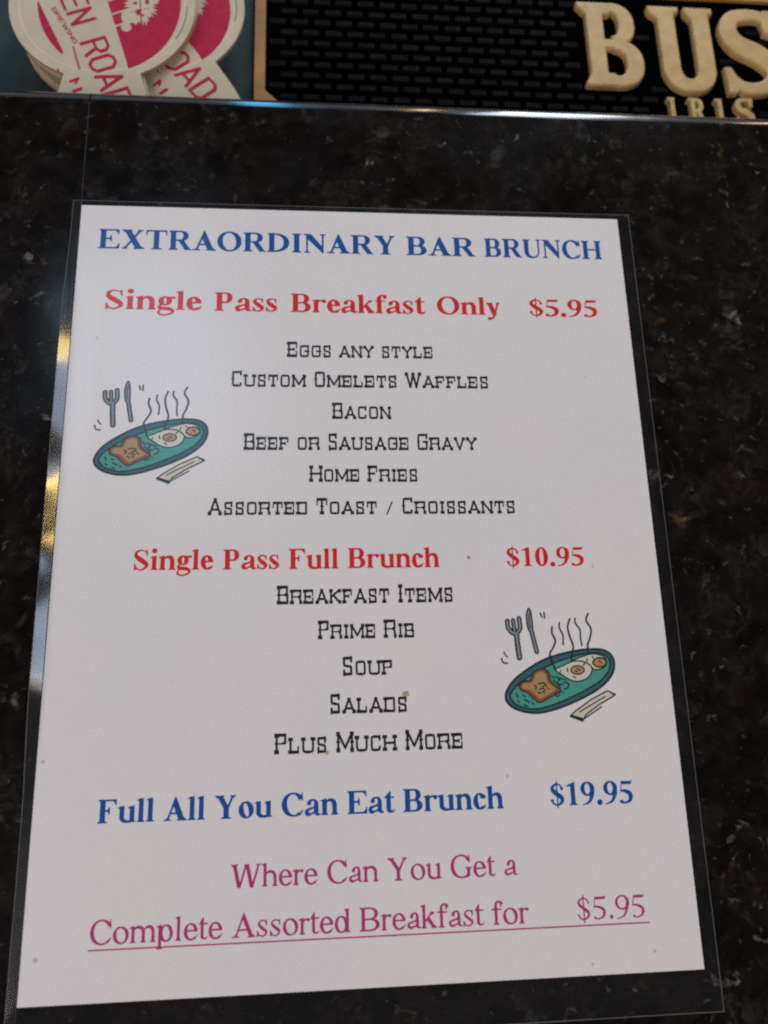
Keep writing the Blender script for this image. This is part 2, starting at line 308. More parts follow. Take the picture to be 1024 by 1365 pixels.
        if ch == 'k':
            return U(stem(xs,0,c-20,w,(1,1),None,38), flag(xs,c+6,w), p.pen([(xs+w-10,190,h*1.05),(A-150,x-18,h*1.05)],smooth=False), foot(A-180,A-120,x-2,-1,1,1,44), p.poly([(xs+w+36,262),(xs+w+120,322),(A-42,14),(A-30,0),(A-50-w*1.12,0)]), foot(A-60-w,A-60,0,1,.9,1,46))
        if ch == 'y':
            return U(dia(40+w*.62,x,A/2+16,0,w*1.12), p.pen([(A-110,x-6,h*1.1),(A/2+20,0,h*1.3),(A/2-34,-120,h*1.4),(110,-170,h*1.8)],smooth=False), p.ell(92,-150,w*.42,w*.42), foot(48,48+w,x,-1,.9,1,42), foot(A-132,A-92,x,-1,1,1,46))
        # figures
        if ch == '.': return p.ell(A/2,56,w*.56+12,w*.56+12)
        if ch == '0': return p.ring(A/2,c/2,A/2-30,c/2+12,w*1.12,h*.9,0,2.0)
        if ch == '1': return U(stem(A/2-w/2+10,0,c-20,w*1.02,(1,1),None,62), p.poly([(68,c-104),(68,c-84),(A/2+w/2-20,c+14),(A/2+w/2+12,c+14),(A/2+w/2+12,c-120),(A/2-w/2+10,c-100)]))
        if ch == '9':
            return U(CUT(p.ell(A/2,c-200,A/2-28,214,0,2.1), -p.ell(A/2-8,c-198,A/2-26-w*1.02,214-h)), CUT(p.pen([(A-92,c-220,w*.98),(A-110,c*.45,w*.95),(A*.62,c*.17,w*.62),(A*.38,c*.04,w*.36),(48,-6,14)])))
        if ch == '5':
            return U(p.poly([(118,c-4),(A-70,c-4),(A-30,c+14),(A-66,c-(96 if b else 74)),(150,c-(96 if b else 74))]), p.pen([(128,c-20,16),(92,c*.57,18)],smooth=False), p.pen([(86,c*.555,30),(A*.45,c*.55,w*.75),(A-122,c*.43,w*1.0),(A-98,c*.26,w*.98),(A-150,c*.1,w*.66),(A*.42,14,w*.4),(110,30,w*.42)]), p.ell(92,48,w*.42,w*.4))
        if ch == '$':
            return U(p.pen([(A-90,c-160,w*.4),(A-130,c-78,h*.9),(A*.5,c-22,h),(112,c-100,w*.62),(110,c-200,w*.85),(A*.45,c*.53,w*1.05),(A-118,c*.35,w*.98),(A-108,c*.17,w*.7),(A*.52,14,h),(A*.27,52,h),(70,150,w*.4)]), p.rect(A/2-16,-80,A/2+14,c+66), p.ell(A-92,c-165,w*.34,w*.34), p.ell(78,150,w*.34,w*.34))
        raise KeyError(ch)

class Western:
    """Thin slab-serif saloon capitals; lower-case letters are small capitals without the spurs."""
    W = dict(A=640,B=560,C=560,D=580,E=560,F=540,G=600,H=640,I=300,K=620,L=530,M=740,N=620,O=580,P=540,R=610,S=520,T=560,U=620,V=620,W=800,Y=600)
    def adv(s, ch):
        if ch == ' ': return 300
        if ch == '/': return 420
        return s.W[ch.upper()]*(1 if ch.isupper() else .93)
    def draw(s, p, ch):
        if ch == '/': return p.pen([(90,-10,44),(330,520,44)])
        big = ch.isupper(); A = s.adv(ch); c = 700 if big else 545; t = 76 if big else 70; q = 138 if big else 116
        up = ch.upper(); L, R = 95, A-95; T = []; m = c*.5; z = 94 if up not in 'MWNK' else 76
        def st(x, y0=0, y1=c, f=1, g=1, z=z):
            T.append(p.rect(x-t/2,y0,x+t/2,y1))
            if f: sl(x,y0,1,z)
            if g: sl(x,y1,-1,z)
            if big and y1-y0 > 500: T.append(p.poly([(x-88,m),(x,m+66),(x+88,m),(x,m-66)]))
        def sl(x, y, d, z=78):                             # slab with the notched ends of the face
            T.append(p.poly([(x-z,y),(x+z,y),(x+z-8,y+d*q*.5),(x+z,y+d*q),(x+t*.9,y+d*q*.78),(x,y+d*q*1.3),(x-t*.9,y+d*q*.78),(x-z,y+d*q),(x-z+8,y+d*q*.5)]))
        def pn(*a, sm=False): T.append(p.pen([(u,v,t) for u, v in a], smooth=sm))
        def hb(x0, x1, y, hh=q): T.append(p.rect(x0,y-hh/2,x1,y+hh/2))
        def bowl(x0, x1, y0, y1):
            k = min(110,(y1-y0)*.32); u = q*.72 if y1 == c else t*.5; v = q*.72 if y0 == 0 else t*.5
            hb(x0,x1-k,y1-u/2,u); hb(x0,x1-k,y0+v/2,v)
            pn((x1-k,y1-q*.3),(x1-k*.3,y1-k*.35),(x1-t/2,y1-k),(x1-t/2,y0+k),(x1-k*.3,y0+k*.35),(x1-k,y0+q*.3))
        if up in 'EFL':
            st(L,g=1); 
            if up != 'L': hb(L,R+10,c-q*.4,q*.8); T.append(p.rect(R-22,c-q*2.1,R+22,c)); hb(L,R-90,m,t); T.append(p.rect(R-130,m-62,R-90,m+62))
            if up != 'F': hb(L,R+16,q*.4,q*.8); T.append(p.rect(R-22,0,R+24,q*2.1))
        elif up in 'BPRD':
            st(L)
            if up == 'D': bowl(L,R+36,0,c)
            else:
                bowl(L,R+(26 if up != 'B' else 16),m-20,c)
                if up == 'B': bowl(L,R+36,0,m+20)
                if up == 'R': pn((R-90,m),(R-15,m-90),(R-5,30)); sl(R+5,0,1,60)
        elif up in 'OUCGQ':
            x0, x1 = L-30, R+30; k = 150
            if up == 'U':
                st(L,k,c,f=0); st(R,k,c,f=0); pn((L,k+5),(L+25,60),(L+110,q*.35)); pn((R,k+5),(R-25,60),(R-110,q*.35)); hb(L+100,R-100,q*.36,q*.72)
            else:
                for y, d in ((0,1),(c,-1)): hb(x0+k,x1-k,y+d*q*.36,q*.72); pn((x0+t/2,y+d*k),(x0+k*.35,y+d*k*.35),(x0+k,y+d*q*.3)); pn((x1-t/2,y+d*k),(x1-k*.35,y+d*k*.35),(x1-k,y+d*q*.3))
                pn((x0+t/2,k),(x0+t/2,c-k))
                if big: T.append(p.poly([(x0-44,m),(x0+t/2,m+48),(x0+t/2+66,m),(x0+t/2,m-48)]))
                if up == 'O':
                    pn((x1-t/2,k),(x1-t/2,c-k))
                    if big: T.append(p.poly([(x1+44,m),(x1-t/2,m+48),(x1-t/2-66,m),(x1-t/2,m-48)]))
                else:
                    pn((x1-t/2,c-(k*1.25 if up == 'G' else 165 if big else 140)),(x1-t/2,c-20))
                    if up == 'G': pn((x1-t/2,k),(x1-t/2,m-10)); hb(m*0+(x0+x1)/2+10,x1+24,m,t)
                    else: pn((x1-t/2,120),(x1-t/2,150 if big else 128))
        elif up == 'S':
            x0, x1 = L-20, R+20; k = 105
            hb(x0+k,x1-k,c-q*.36,q*.72); hb(x0+k,x1-k,q*.36,q*.72)
            pn((x1-k,c-q*.3),(x1-k*.3,c-k*.4),(x1-t/2,c-k*1.6)); pn((x1-t/2,c-k*1.7),(x1-t/2,c-10))
            pn((x0+k,c-q*.3),(x0+k*.3,c-k*.4),(x0+t/2,c-k),(x0+t/2,m+k*.7),(x0+k*.5,m+20),(x1-k*.5,m-20),(x1-t/2,m-k*.7),(x1-t/2,k),(x1-k*.3,k*.4),(x1-k,q*.3))
            pn((x0+k,q*.3),(x0+k*.3,k*.4),(x0+t/2,k*1.6)); pn((x0+t/2,10),(x0+t/2,k*1.7))
            if big: T.append(p.poly([((x0+x1)/2-60,m),((x0+x1)/2,m+60),((x0+x1)/2+60,m),((x0+x1)/2,m-60)]))
        elif up == 'T':
            st(A/2,g=0); hb(L-40,R+40,c-q*.4,q*.8); T.append(p.rect(L-44,c-q*2.2,L-4,c)); T.append(p.rect(R+4,c-q*2.2,R+44,c))
        elif up == 'I': st(A/2)
        elif up == 'H': st(L); st(R); hb(L,R,m,t)
        elif up == 'A':
            pn((L,20),(A/2-4,c-20)); pn((R,20),(A/2+4,c-20)); sl(L,0,1); sl(R,0,1); sl(A/2,c,-1,66); hb(L+70,R-70,c*.32,t)
        elif up == 'V': pn((L,c-20),(A/2,20)); pn((R,c-20),(A/2,20)); sl(L,c,-1); sl(R,c,-1)
        elif up == 'Y': pn((L,c-20),(A/2,m-20)); pn((R,c-20),(A/2,m-20)); sl(L,c,-1); sl(R,c,-1); T.append(p.rect(A/2-t/2,0,A/2+t/2,m)); sl(A/2,0,1)
        elif up == 'N': st(L); st(R,g=1); pn((L,c-30),(R,20))
        elif up == 'M': st(L); st(R); pn((L,c-30),(A/2,c*.2),(R,c-30))
        elif up == 'W': pn((L,c-20),(L+(R-L)*.27,20),(A/2,c-60),(L+(R-L)*.73,20),(R,c-20)); sl(L,c,-1); sl(R,c,-1); sl(A/2,c,-1,70); sl(L+(R-L)*.27,0,1,40); sl(L+(R-L)*.73,0,1,40)
        elif up == 'K': st(L); pn((L,m-30),(R-10,c-30)); pn((L+110,m+40),(R,30)); sl(R-10,c,-1,66); sl(R,0,1,66)
        return U(*T)

class Grotesque:
    """Plain condensed sans capitals."""
    def adv(s, ch): return dict(I=180, M=560, W=620).get(ch, 250 if ch == ' ' else 430)
    def draw(s, p, ch, t=80):
        A = s.adv(ch); L, R, c = 75, A-60, 700; T = []; m = 350
        P = lambda *a: T.append(p.pen([(u,v,t) for u, v in a], smooth=False))
        if ch == 'E': P((L,0),(L,c)); P((L,c),(R,c)); P((L,m),(R-30,m)); P((L,0),(R,0))
        if ch == 'N': P((L,0),(L,c)); P((L,c),(R,0)); P((R,0),(R,c))
        if ch in 'RBD':
            P((L,0),(L,c))
            if ch == 'D': P((L,c),(R-90,c),(R,c-110),(R,110),(R-90,0),(L,0))
            else: P((L,c),(R-80,c),(R,c-100),(R,m+80),(R-80,m),(L,m))
            if ch == 'R': P((R-100,m),(R+5,0))
            if ch == 'B': P((R-80,m),(R,m-90),(R,100),(R-80,0),(L,0))
        if ch in 'OG':
            P((L,120),(L,c-120),(L+90,c),(R-90,c),(R,c-120)); P((L,120),(L+90,0),(R-90,0),(R,120))
            P((R,c-120),(R,120)) if ch == 'O' else P((R,120),(R,m),(R-110,m))
        if ch == 'A': P((L-20,0),(A/2,c),(R+20,0)); P((L+35,200),(R-35,200))
        if ch == 'I': P((A/2,0),(A/2,c))
        if ch == 'W': P((L,c),(L+110,0),(A/2,c*.8),(R-110,0),(R,c))
        return U(*T)

def contour(p, F, full=True):
    """Marching squares on the field: vertices (2-D, font units), faces, boundary edges."""
    F = np.where(np.abs(F) < 1e-4, 1e-4, F); ny, nx = F.shape; ins = F < 0
    V, I, faces, rim = [], {}, [], []
    def vc(j, i):
        k = (0,j,i)
        if k not in I: I[k] = len(V); V.append((p.x0+i*p.step, p.y0+j*p.step))
        return I[k]
    def ve(j, i, d):                                       # crossing on the edge from (j,i) going right (d=0) or up (d=1)
        k = (1+d,j,i)
        if k not in I:
            a = F[j,i]; b = F[j+d,i+1-d]; t = a/(a-b)
            I[k] = len(V); V.append((p.x0+(i+(t if d == 0 else 0))*p.step, p.y0+(j+(t if d else 0))*p.step))
        return I[k]
    cnt = ins[:-1,:-1].astype(int)+ins[:-1,1:]+ins[1:,1:]+ins[1:,:-1]
    for j in range(ny-1):
        row = cnt[j]; i = 0
        while i < nx-1:
            n = row[i]
            if n == 0: i += 1; continue
            if n == 4:
                i0 = i; i += 1
                if not full:
                    while i < nx-1 and row[i] == 4: i += 1
                faces.append((vc(j,i0),vc(j,i),vc(j+1,i),vc(j+1,i0))); continue
            C = [(j,i),(j,i+1),(j+1,i+1),(j+1,i)]; E = [(j,i,0),(j,i+1,1),(j+1,i,0),(j,i,1)]
            B = [ins[q] for q in C]
            if n == 2 and B[0] == B[2]:                    # saddle: two corner triangles
                for q in range(4):
                    if B[q]: a = ve(*E[q]); b = ve(*E[q-1]); faces.append((vc(*C[q]),a,b)); rim.append((a,b))
            else:
                f, out, inn = [], None, None
                for q in range(4):
                    if B[q]: f.append(vc(*C[q]))
                    if B[q] != B[(q+1) % 4]:
                        e = ve(*E[q]); f.append(e)
                        if B[q]: out = e
                        else: inn = e
                faces.append(tuple(f)); rim.append((out,inn))
            i += 1
    return V, faces, rim

M = dict(
    granite=granite_material(),
    grout=material('dark_seam_filler', (.016,.015,.014), .6, bump=(900,.4,.2)),
    paper=material('white_copy_paper', (.765,.738,.735), .62, .35, vary=(17,(.80,.752,.735)), bump=(700,.12,.05)),
    blue=material('blue_ink', (.003,.066,.30), .65, .12, vary=(900,(.006,.088,.35))),
    red=material('red_ink', (.63,.011,.014), .65, .12, vary=(900,(.70,.022,.024))),
    black=material('black_ink', (.007,.005,.006), .6, .2, vary=(900,(.018,.014,.015))),
    plum=material('magenta_ink', (.42,.028,.155), .65, .12, vary=(900,(.48,.042,.19))),
    film=film_material('clear_laminating_film', .003), margin=film_material('sealed_film_margin', .006, .14), curled=film_material('curled_film_margin', .014, .10, .22),
    cut=material('cut_film_edge', (.13,.133,.136), .4),  # pale grey puts the highlight along the cut edge into the colour
    card=material('cream_pulpboard', (.50,.425,.30), .85, .2, vary=(90,(.57,.49,.355)), bump=(1500,.3,.1)),
    cardside=material('brown_pulpboard_edge', (.36,.25,.14), .9, .1, vary=(300,(.44,.31,.18))),
    crimson=material('crimson_print', (.38,.011,.048), .75, .15, vary=(300,(.45,.018,.062))),
    grey=material('grey_print', (.22,.22,.20), .8, .2),
    whiteprint=material('pale_print', (.66,.60,.50), .8, .2),
    teal=material('dark_teal_rubber', (.024,.040,.043), .65, .2, vary=(120,(.034,.052,.053)), bump=(2500,.4,.1)),
    rubber=material('black_rubber', (.001,.001,.001), .9, 0.0, bump=(2500,.4,.1)),
    nub=material('worn_black_rubber', (.0012,.0012,.0012), .75, .04, vary=(60,(.0042,.0041,.0038)), bump=(1800,.9,.3)),
    gold=material('ochre_rubber', (.34,.155,.035), .6, .3, vary=(110,(.44,.21,.055)), bump=(2000,.3,.1)),
    tan=material('tan_rubber', (.43,.275,.10), .55, .3, vary=(160,(.57,.38,.155)), bump=(2000,.3,.08)),
)

# ---------------- bar top: two polished slabs with a seam, rounded back edge ----------------
TOP, EDGE, RAD = -.6, 197.8, 9.0
def slab(name, x0, x1, label):
    prof = [(-420,TOP),(EDGE-RAD,TOP)]
    prof += [(EDGE-RAD+RAD*math.sin(a), TOP-RAD+RAD*math.cos(a)) for a in [math.pi*k/24 for k in range(1,25)]]
    prof += [(EDGE-RAD,-38),(-420,-38)]
    n = len(prof); V = [(x,y,z) for x in (x0,x1) for y, z in prof]
    V += V; F = [(i,(i+1)%n,n+(i+1)%n,n+i) for i in range(n)]+[tuple(range(3*n-1,2*n-1,-1)), tuple(range(3*n,4*n))]
    me = mesh(name, V, F); me.polygons.foreach_set('use_smooth', [1 <= i < 26 for i in range(n)]+[False]*2)
    return props(new(name, me, M['granite']), label, kind='structure')
SX = -108.4
slab('bar_top', -330, SX-.25, 'polished dark speckled granite bar top left of the seam')
slab('bar_top', SX+.25, 420, 'polished dark speckled granite bar top under the menu')
def box(name, x0, x1, y0, y1, z0, z1, mat, parent=None, bev=0):
    import bmesh
    bm = bmesh.new(); bmesh.ops.create_cube(bm, size=1)
    for v in bm.verts: v.co = Vector(((x0+x1)/2+v.co.x*(x1-x0), (y0+y1)/2+v.co.y*(y1-y0), (z0+z1)/2+v.co.z*(z1-z0)))*MM
    if bev: bmesh.ops.bevel(bm, geom=bm.edges[:], offset=bev*MM, segments=3, affect='EDGES', profile=.5)
    me = bpy.data.meshes.new(name); bm.to_mesh(me); bm.free()
    return new(name, me, mat, parent)
rnd = random.Random(4)
V, F = [], []
ys = [-400+k*(EDGE-RAD+400)/120 for k in range(121)]
for y in ys:                                               # slightly uneven filler line sunk in the joint
    a = .25; zz = TOP-.15-rnd.random()*.15; V += [(SX-a,y,zz),(SX+a,y,zz)]
F = [(2*k,2*k+1,2*k+3,2*k+2) for k in range(120)]
nb = len(V); V += [(x,y,z-3) for x, y, z in V[:nb]]
F += [(2*k+nb,2*k+2+nb,2*k+3+nb,2*k+1+nb) for k in range(120)]+[(0,nb,nb+1,1),(240,241,241+nb,240+nb)]
props(new('bar_seam', mesh('bar_seam', V, F), M['grout']), 'thin dark joint between the two granite slabs', kind='structure')
props(box('back_ledge', -330, 420, 150, 460, -60, -39.9, M['teal']), 'dark ledge behind the granite bar top', kind='structure')

# ---------------- the menu ----------------
FONTS = dict(B=Roman(True), R=Roman(False), W=Western(), G=Grotesque())
CACHE = {}
def glyph(f, ch):
    if (f,ch) not in CACHE:
        fo = FONTS[f]; p = Pen(13, -104, fo.adv(ch)+104, -260, 780); F = fo.draw(p, ch)-(6 if f in 'BR' else 9 if f == 'W' else 0)
        V, T, _ = contour(p, F, False); CACHE[f,ch] = (np.array(V), T)
    return CACHE[f,ch]
def word_mesh(items):
    """items: (font, text, x0, x1, baseline, cap height) -> one sheet of ink"""
    VV, FF = [], []
    for f, text, x0, x1, yb, cap in items:
        fo = FONTS[f]; g = []; x = 0
        for ch in text:
            if ch != ' ': v, t = glyph(f, ch); g.append((v+[x,0], t))
            x += fo.adv(ch)+(12 if f == 'W' else 0)
        lo = min(v[:,0].min() for v, _ in g); hi = max(v[:,0].max() for v, _ in g)
        sx = (x1-x0)/(hi-lo); sy = cap/(700 if f in 'WG' else 676)
        for v, t in g:
            o = len(VV); VV += [(x0+(a-lo)*sx, yb+b*sy, 0) for a, b in v]; FF += [tuple(i+o for i in q) for q in t]
    return VV, FF
menu = props(new('laminated_menu', None), 'laminated white bar brunch menu sheet lying on the black granite bar top', 'menu')
PW, PH = 215.9/2, 279.4/2
def sheet(name, x0, x1, y0, y1, z0, z1, mats, nx, ny, warp, parent, idx=None, hole=None):
    X = np.linspace(x0,x1,nx+1); Y = np.linspace(y0,y1,ny+1); V = []
    for zz in (z1,z0):
        for y in Y:
            for x in X: V.append((x,y,zz+warp(x,y)))
    n = (nx+1)*(ny+1); F = []
    for j in range(ny):
        for i in range(nx):
            a = j*(nx+1)+i; F.append((a,a+1,a+nx+2,a+nx+1)); F.append((n+a,n+a+nx+1,n+a+nx+2,n+a+1))
    rim = [i for i in range(nx)]+[nx+j*(nx+1) for j in range(ny)]+[ny*(nx+1)+nx-i for i in range(nx)]+[(ny-j)*(nx+1) for j in range(ny)]
    for k in range(len(rim)): a, b = rim[k-1], rim[k]; F.append((b,a,a+n,b+n))
    return new(name, mesh(name, V, F, smooth=True), mats, parent)
flat = lambda x, y: 0
paper = sheet('paper_sheet', -PW, PW, -PH, PH, -.12, 0, M['paper'], 1, 1, flat, menu); paper.data.polygons.foreach_set('use_smooth', [False]*len(paper.data.polygons))

LINES = [
 ('blue', 'blue bold capitals reading EXTRAORDINARY BAR BRUNCH', [('B','EXTRAORDINARY',-100.6,14.9,120.8,8.4),('B','BAR',19.5,47.4,120.8,8.3),('B','BRUNCH',48.9+2.2,99.8,120.8,8.3)]),
 ('red', 'red bold line reading Single Pass Breakfast Only $5.95', [('B','Single',-96.3,-60.4,94.9,7.9),('B','Pass',-55.5,-31.6,94.8,7.8),('B','Breakfast',-26.4,26.0,94.8,7.8),('B','Only',30.7,55.9,94.9,7.5),('B','$5.95',67.7,95.3,94.7,7.3)]),
 ('black', None, [('W','Eggs any style',-27.9,28.0,75.8,6.3)]), ('black', None, [('W','Custom Omelets Waffles',-48.6,49.0,63.5,6.3)]), ('black', None, [('W','Bacon',-11.0,11.3,50.8,6.4)]),
 ('black', None, [('W','Beef or Sausage Gravy',-43.5,43.4,38.5,6.4)]), ('black', None, [('W','Home Fries',-19.6,20.2,26.2,6.2)]), ('black', None, [('W','Assorted Toast / Croissants',-55.7,56.0,13.9,6.1)]),
 ('red', 'red bold line reading Single Pass Full Brunch $10.95', [('B','Single',-80.5,-53.2,-5.8,7.1),('B','Pass',-49.8,-30.2,-5.9,7.1),('B','Full',-26.8,-9.3,-6.0,7.2),('B','Brunch',-5.9,27.1,-5.9,7.2),('B','$10.95',51.7,80.4,-5.9,6.8)]),
 ('black', None, [('W','Breakfast Items',-31.0,31.2,-18.5,6.5)]), ('black', None, [('W','Prime Rib',-16.7,17.0,-30.8,6.3)]), ('black', None, [('W','Soup',-8.2,8.9,-43.4,6.3)]), ('black', None, [('W','Salads',-12.6,13.5,-56.0,6.4)]), ('black', None, [('W','Plus Much More',-31.5,32.2,-68.6,6.5)]),
 ('blue', 'blue bold line reading Full All You Can Eat Brunch $19.95', [('B','Full All You Can Eat Brunch',-87.6,45.1,-88.2,7.1),('B','$19.95',61.3,89.9,-88.0,7.1)]),
 ('plum', 'magenta line reading Where Can You Get a', [('R','Where Can You Get a',-44.9,48.4,-109.0,6.9)]),
 ('plum', 'magenta underlined line reading Complete Assorted Breakfast for $5.95', [('R','Complete Assorted Breakfast for',-87.7,51.2,-123.5,7.0),('R','$5.95',67.4,90.2,-123.4,6.9)]),
]
INK = .02
for col, lab, items in LINES:
    for it in items[1:]:
        if it[1][0] == '$': V, F = word_mesh([it]); props(new('printed_price', mesh('printed_price', V, F), M[col], paper, (0,0,INK)), 'price reading '+it[1]+' in '+('magenta' if col == 'plum' else col))
    V, F = word_mesh([it for it in items if it[1][0] != '$'])
    lab = lab and lab.split(' $')[0]
    props(new('printed_line', mesh('printed_line', V, F), M[col], paper, (0,0,INK)), lab or 'black saloon lettering reading '+items[0][1])

new('printed_underline', mesh('printed_underline', [(-88.1,-125.3,0),(91.3,-125.3,0),(91.3,-124.85,0),(-88.1,-124.85,0)], [(0,1,2,3)]), M['plum'], paper, (0,0,INK-.005))

# the two drawings of a breakfast plate with steam, cutlery and a wrapped straw
def drawing():
    p = Pen(5, 40, 980, 20, 900); p.Yi = p.Y
    def pp(s): return [tuple(float(v) for v in q.split(',')) for q in s.split()]
    def sm(pts, k=5):                                      # closed smooth outline
        n = len(pts); out = []
        for i in range(n):
            a, b, c, d = (np.array(pts[(i+q) % n]) for q in (-1,0,1,2))
            for j in range(k): t = j/k; out.append(tuple(.5*(2*b+(c-a)*t+(2*a-5*b+4*c-d)*t*t+(3*b-a-3*c+d)*t**3)))
        return out
    W = lambda s, w=13: p.pen([(x,y,w) for x, y in pp(s)], 4)
    outer = p.poly(sm(pp('132,690 150,630 200,565 290,495 400,430 520,388 650,360 760,350 840,358 893,395 912,450 903,515 860,580 790,640 700,692 590,742 470,785 370,805 280,800 200,775 150,738')))
    inner = p.poly(sm(pp('166,690 185,645 240,590 320,535 420,480 520,436 620,404 710,384 790,378 850,397 880,440 872,500 830,560 760,612 680,657 570,710 450,755 350,778 270,770 205,745')))
    toast = p.poly(sm(pp('229,615 243,590 275,580 302,578 316,552 325,525 350,505 392,496 428,508 442,535 444,560 458,590 490,615 522,641 510,662 445,697 376,733 345,716 312,687 286,662 252,652 232,634')))
    crumb = p.poly(sm(pp('250,615 272,597 306,597 328,580 342,540 362,520 392,516 414,530 420,560 436,596 462,618 488,640 440,670 380,704 350,682 320,655 296,640 262,636')))
    egg1 = p.poly(sm(pp('487,502 540,472 610,440 680,440 732,465 750,500 730,545 690,573 640,583 590,572 545,545')))
    egg2 = p.poly(sm(pp('610,437 680,405 760,385 830,402 856,440 842,478 790,500 750,488 690,450')))
    y1, y2 = p.ell(645,502,50,32), p.ell(806,447,52,36)
    pack = p.poly(pp('590,828 625,795 740,712 857,650 915,675 892,692 800,745 700,818 680,862')); packend = U(p.poly(pp('590,830 604,818 688,842 680,862')), p.poly(pp('857,650 868,650 917,674 903,684')))
    fork = p.pen([(x,y,30) for x, y in pp('205,250 213,320 228,415')], smooth=False); tines = U(p.pen([(x,y,25) for x, y in pp('136,150 146,205 192,242 228,205 220,130')]), p.pen([(x,y,22) for x, y in pp('178,145 184,185 190,225')]))
    knife = p.poly(sm(pp('290,55 305,80 316,150 322,225 304,232 284,190 275,120 280,75'))); handle = p.pen([(x,y,24) for x, y in pp('316,235 335,310 352,372')], smooth=False)
    cut = U(fork, tines)
    lines = U(W('462,190 460,235 485,290 470,340 445,390 460,440 485,498'), W('515,160 515,200 540,250 542,320',11), W('590,130 575,190 590,260 615,330 605,390 600,440'), W('630,125 630,160 665,210 668,270 678,325',11), W('725,90 710,140 745,200 740,260 720,320 725,380'),
        W('375,90 388,120',11), W('402,84 406,126',11), W('115,375 128,398 142,410',9), W('98,420 112,450 145,457',10))
    marks = U(*[W(s,9) for s in ('335,610 350,625 345,640','360,600 400,595 420,612 395,620','370,640 395,632 415,650','360,662 385,668','425,625 440,640','395,655 410,668',
        '455,545 480,560','490,548 515,570 500,590','520,560 560,575','470,575 500,600 540,605','545,590 580,600 570,630 545,640','500,600 520,625','530,655 540,665','480,675 500,690','205,665 220,695','250,680 275,690','265,710 300,730','215,720 230,735','265,750 290,760','320,735 335,745','505,690 520,670','525,505 518,525','570,490 575,515','700,450 685,470','715,420 712,440','750,405 760,415','615,545 630,560','640,490 665,505','630,510 645,515','800,435 820,450','655,800 840,690','815,762 690,845')])
    bladeline = U(W('298,90 292,140 302,200',7), W('196,265 215,400',5))
    LAY = [(outer-7,0),(outer+9,1),(inner-6,0),(inner+6,2),(U(toast,egg1,egg2)-5,0),(CUT(toast+5),3),(U(CUT(egg2+5,-egg1+5),egg1+5),4),(U(crumb-1,),5),(U(y1-3,CUT(y2-3,-egg1+8)),0),(U(y1+7,CUT(y2+9,-egg1+9)),6),
           (U(pack-5,U(cut,knife,handle)-5,lines),0),(U(pack+5),4),(U(cut,knife,handle)+5,7),(U(packend,marks,bladeline),0)]
    VV, FF, II = [], [], []
    A = ((.05118,.0,0),(0,-.0459,0))
    A = AFF
    for k, (F_, mi) in enumerate(LAY):
        V, T, _ = contour(p, F_, False); o = len(VV)
        VV += [(A[0][0]*x+A[0][1]*y+A[0][2], A[1][0]*x+A[1][1]*y+A[1][2], k*.006) for x, y in V]; FF += [tuple(i+o for i in q)[::-1] for q in T]; II += [mi]*len(T)
    return mesh('breakfast_drawing', VV, FF, II)
AFF = ((.04997,-.0040,44.217),(-.001246,-.048315,-18.27))
art = [material('drawing_outline_ink', (.012,.020,.024), .6, .3), material('drawing_rim_ink', (.030,.105,.135), .6, .3, vary=(500,(.04,.13,.15))), material('drawing_green_ink', (.055,.30,.225), .6, .3, vary=(500,(.07,.36,.27))),
       material('drawing_crust_ink', (.24,.055,.022), .6, .3, vary=(600,(.32,.09,.03))), material('drawing_white_ink', (.66,.62,.50), .6, .3), material('drawing_toast_ink', (.40,.23,.085), .6, .3, vary=(900,(.47,.29,.12))),
       material('drawing_yolk_ink', (.50,.26,.12), .6, .3), material('drawing_cutlery_ink', (.25,.25,.29), .6, .3)]
dm = drawing()
props(new('breakfast_drawing', dm, art, paper, (0,0,INK)), 'small printed drawing of a breakfast plate beside Salads')
props(new('breakfast_drawing', dm, art, paper, (-144.6,86.5,INK)), 'small printed drawing of a breakfast plate left of the omelet line')
# food spots and specks on the sheet
stain = [material('mustard_stain', (.46,.33,.14), .5), material('faint_speck', (.56,.52,.50), .6)]
V, F, I = [], [], []
def spot(x, y, r, mi):
    if mi == 0:
        k = 14; R = [r*rnd.uniform(.5,1.15) for q in range(k)]
        o = new('food_spot', mesh('food_spot', [(R[q]*math.cos(2*math.pi*q/k),R[q]*.8*math.sin(2*math.pi*q/k),0) for q in range(k)], [tuple(range(k))]), stain[0], paper, (x,y,.13)); o['label'] = 'small dried mustard-yellow food spot on the paper'; return
    o = len(V); k = 10; V.append((x,y,0))
    for q in range(k): a = 2*math.pi*q/k; rr = r*rnd.uniform(.6,1.15); V.append((x+rr*math.cos(a),y+rr*math.sin(a),0)); 
    for q in range(k): F.append((o,o+1+q,o+1+(q+1)%k)); I.append(mi)
spot(37.8,-2.6,0.9,0); spot(13.3,-50.1,1.2,0); spot(14.0,-5.8,0.3,1); spot(-103.7,-127.0,0.7,1); spot(92.0,-133.6,0.5,1); spot(71.0,-136.5,0.4,1); spot(46.9,-78.0,0.5,1); spot(-106.0,-68.7,0.6,1); spot(83.4,-6.2,0.4,1); spot(-13.8,-68.6,0.7,0); spot(-98.3,82.7,0.5,1); 
for k in range(6): spot(rnd.uniform(-100,100), rnd.uniform(-132,132), rnd.uniform(.12,.24), 1)
sp = new('paper_specks', mesh('paper_specks', V, F), stain[1], paper, (0,0,.125)); sp['label'] = 'faint grey specks scattered over the sheet'; sp['kind'] = 'stuff'

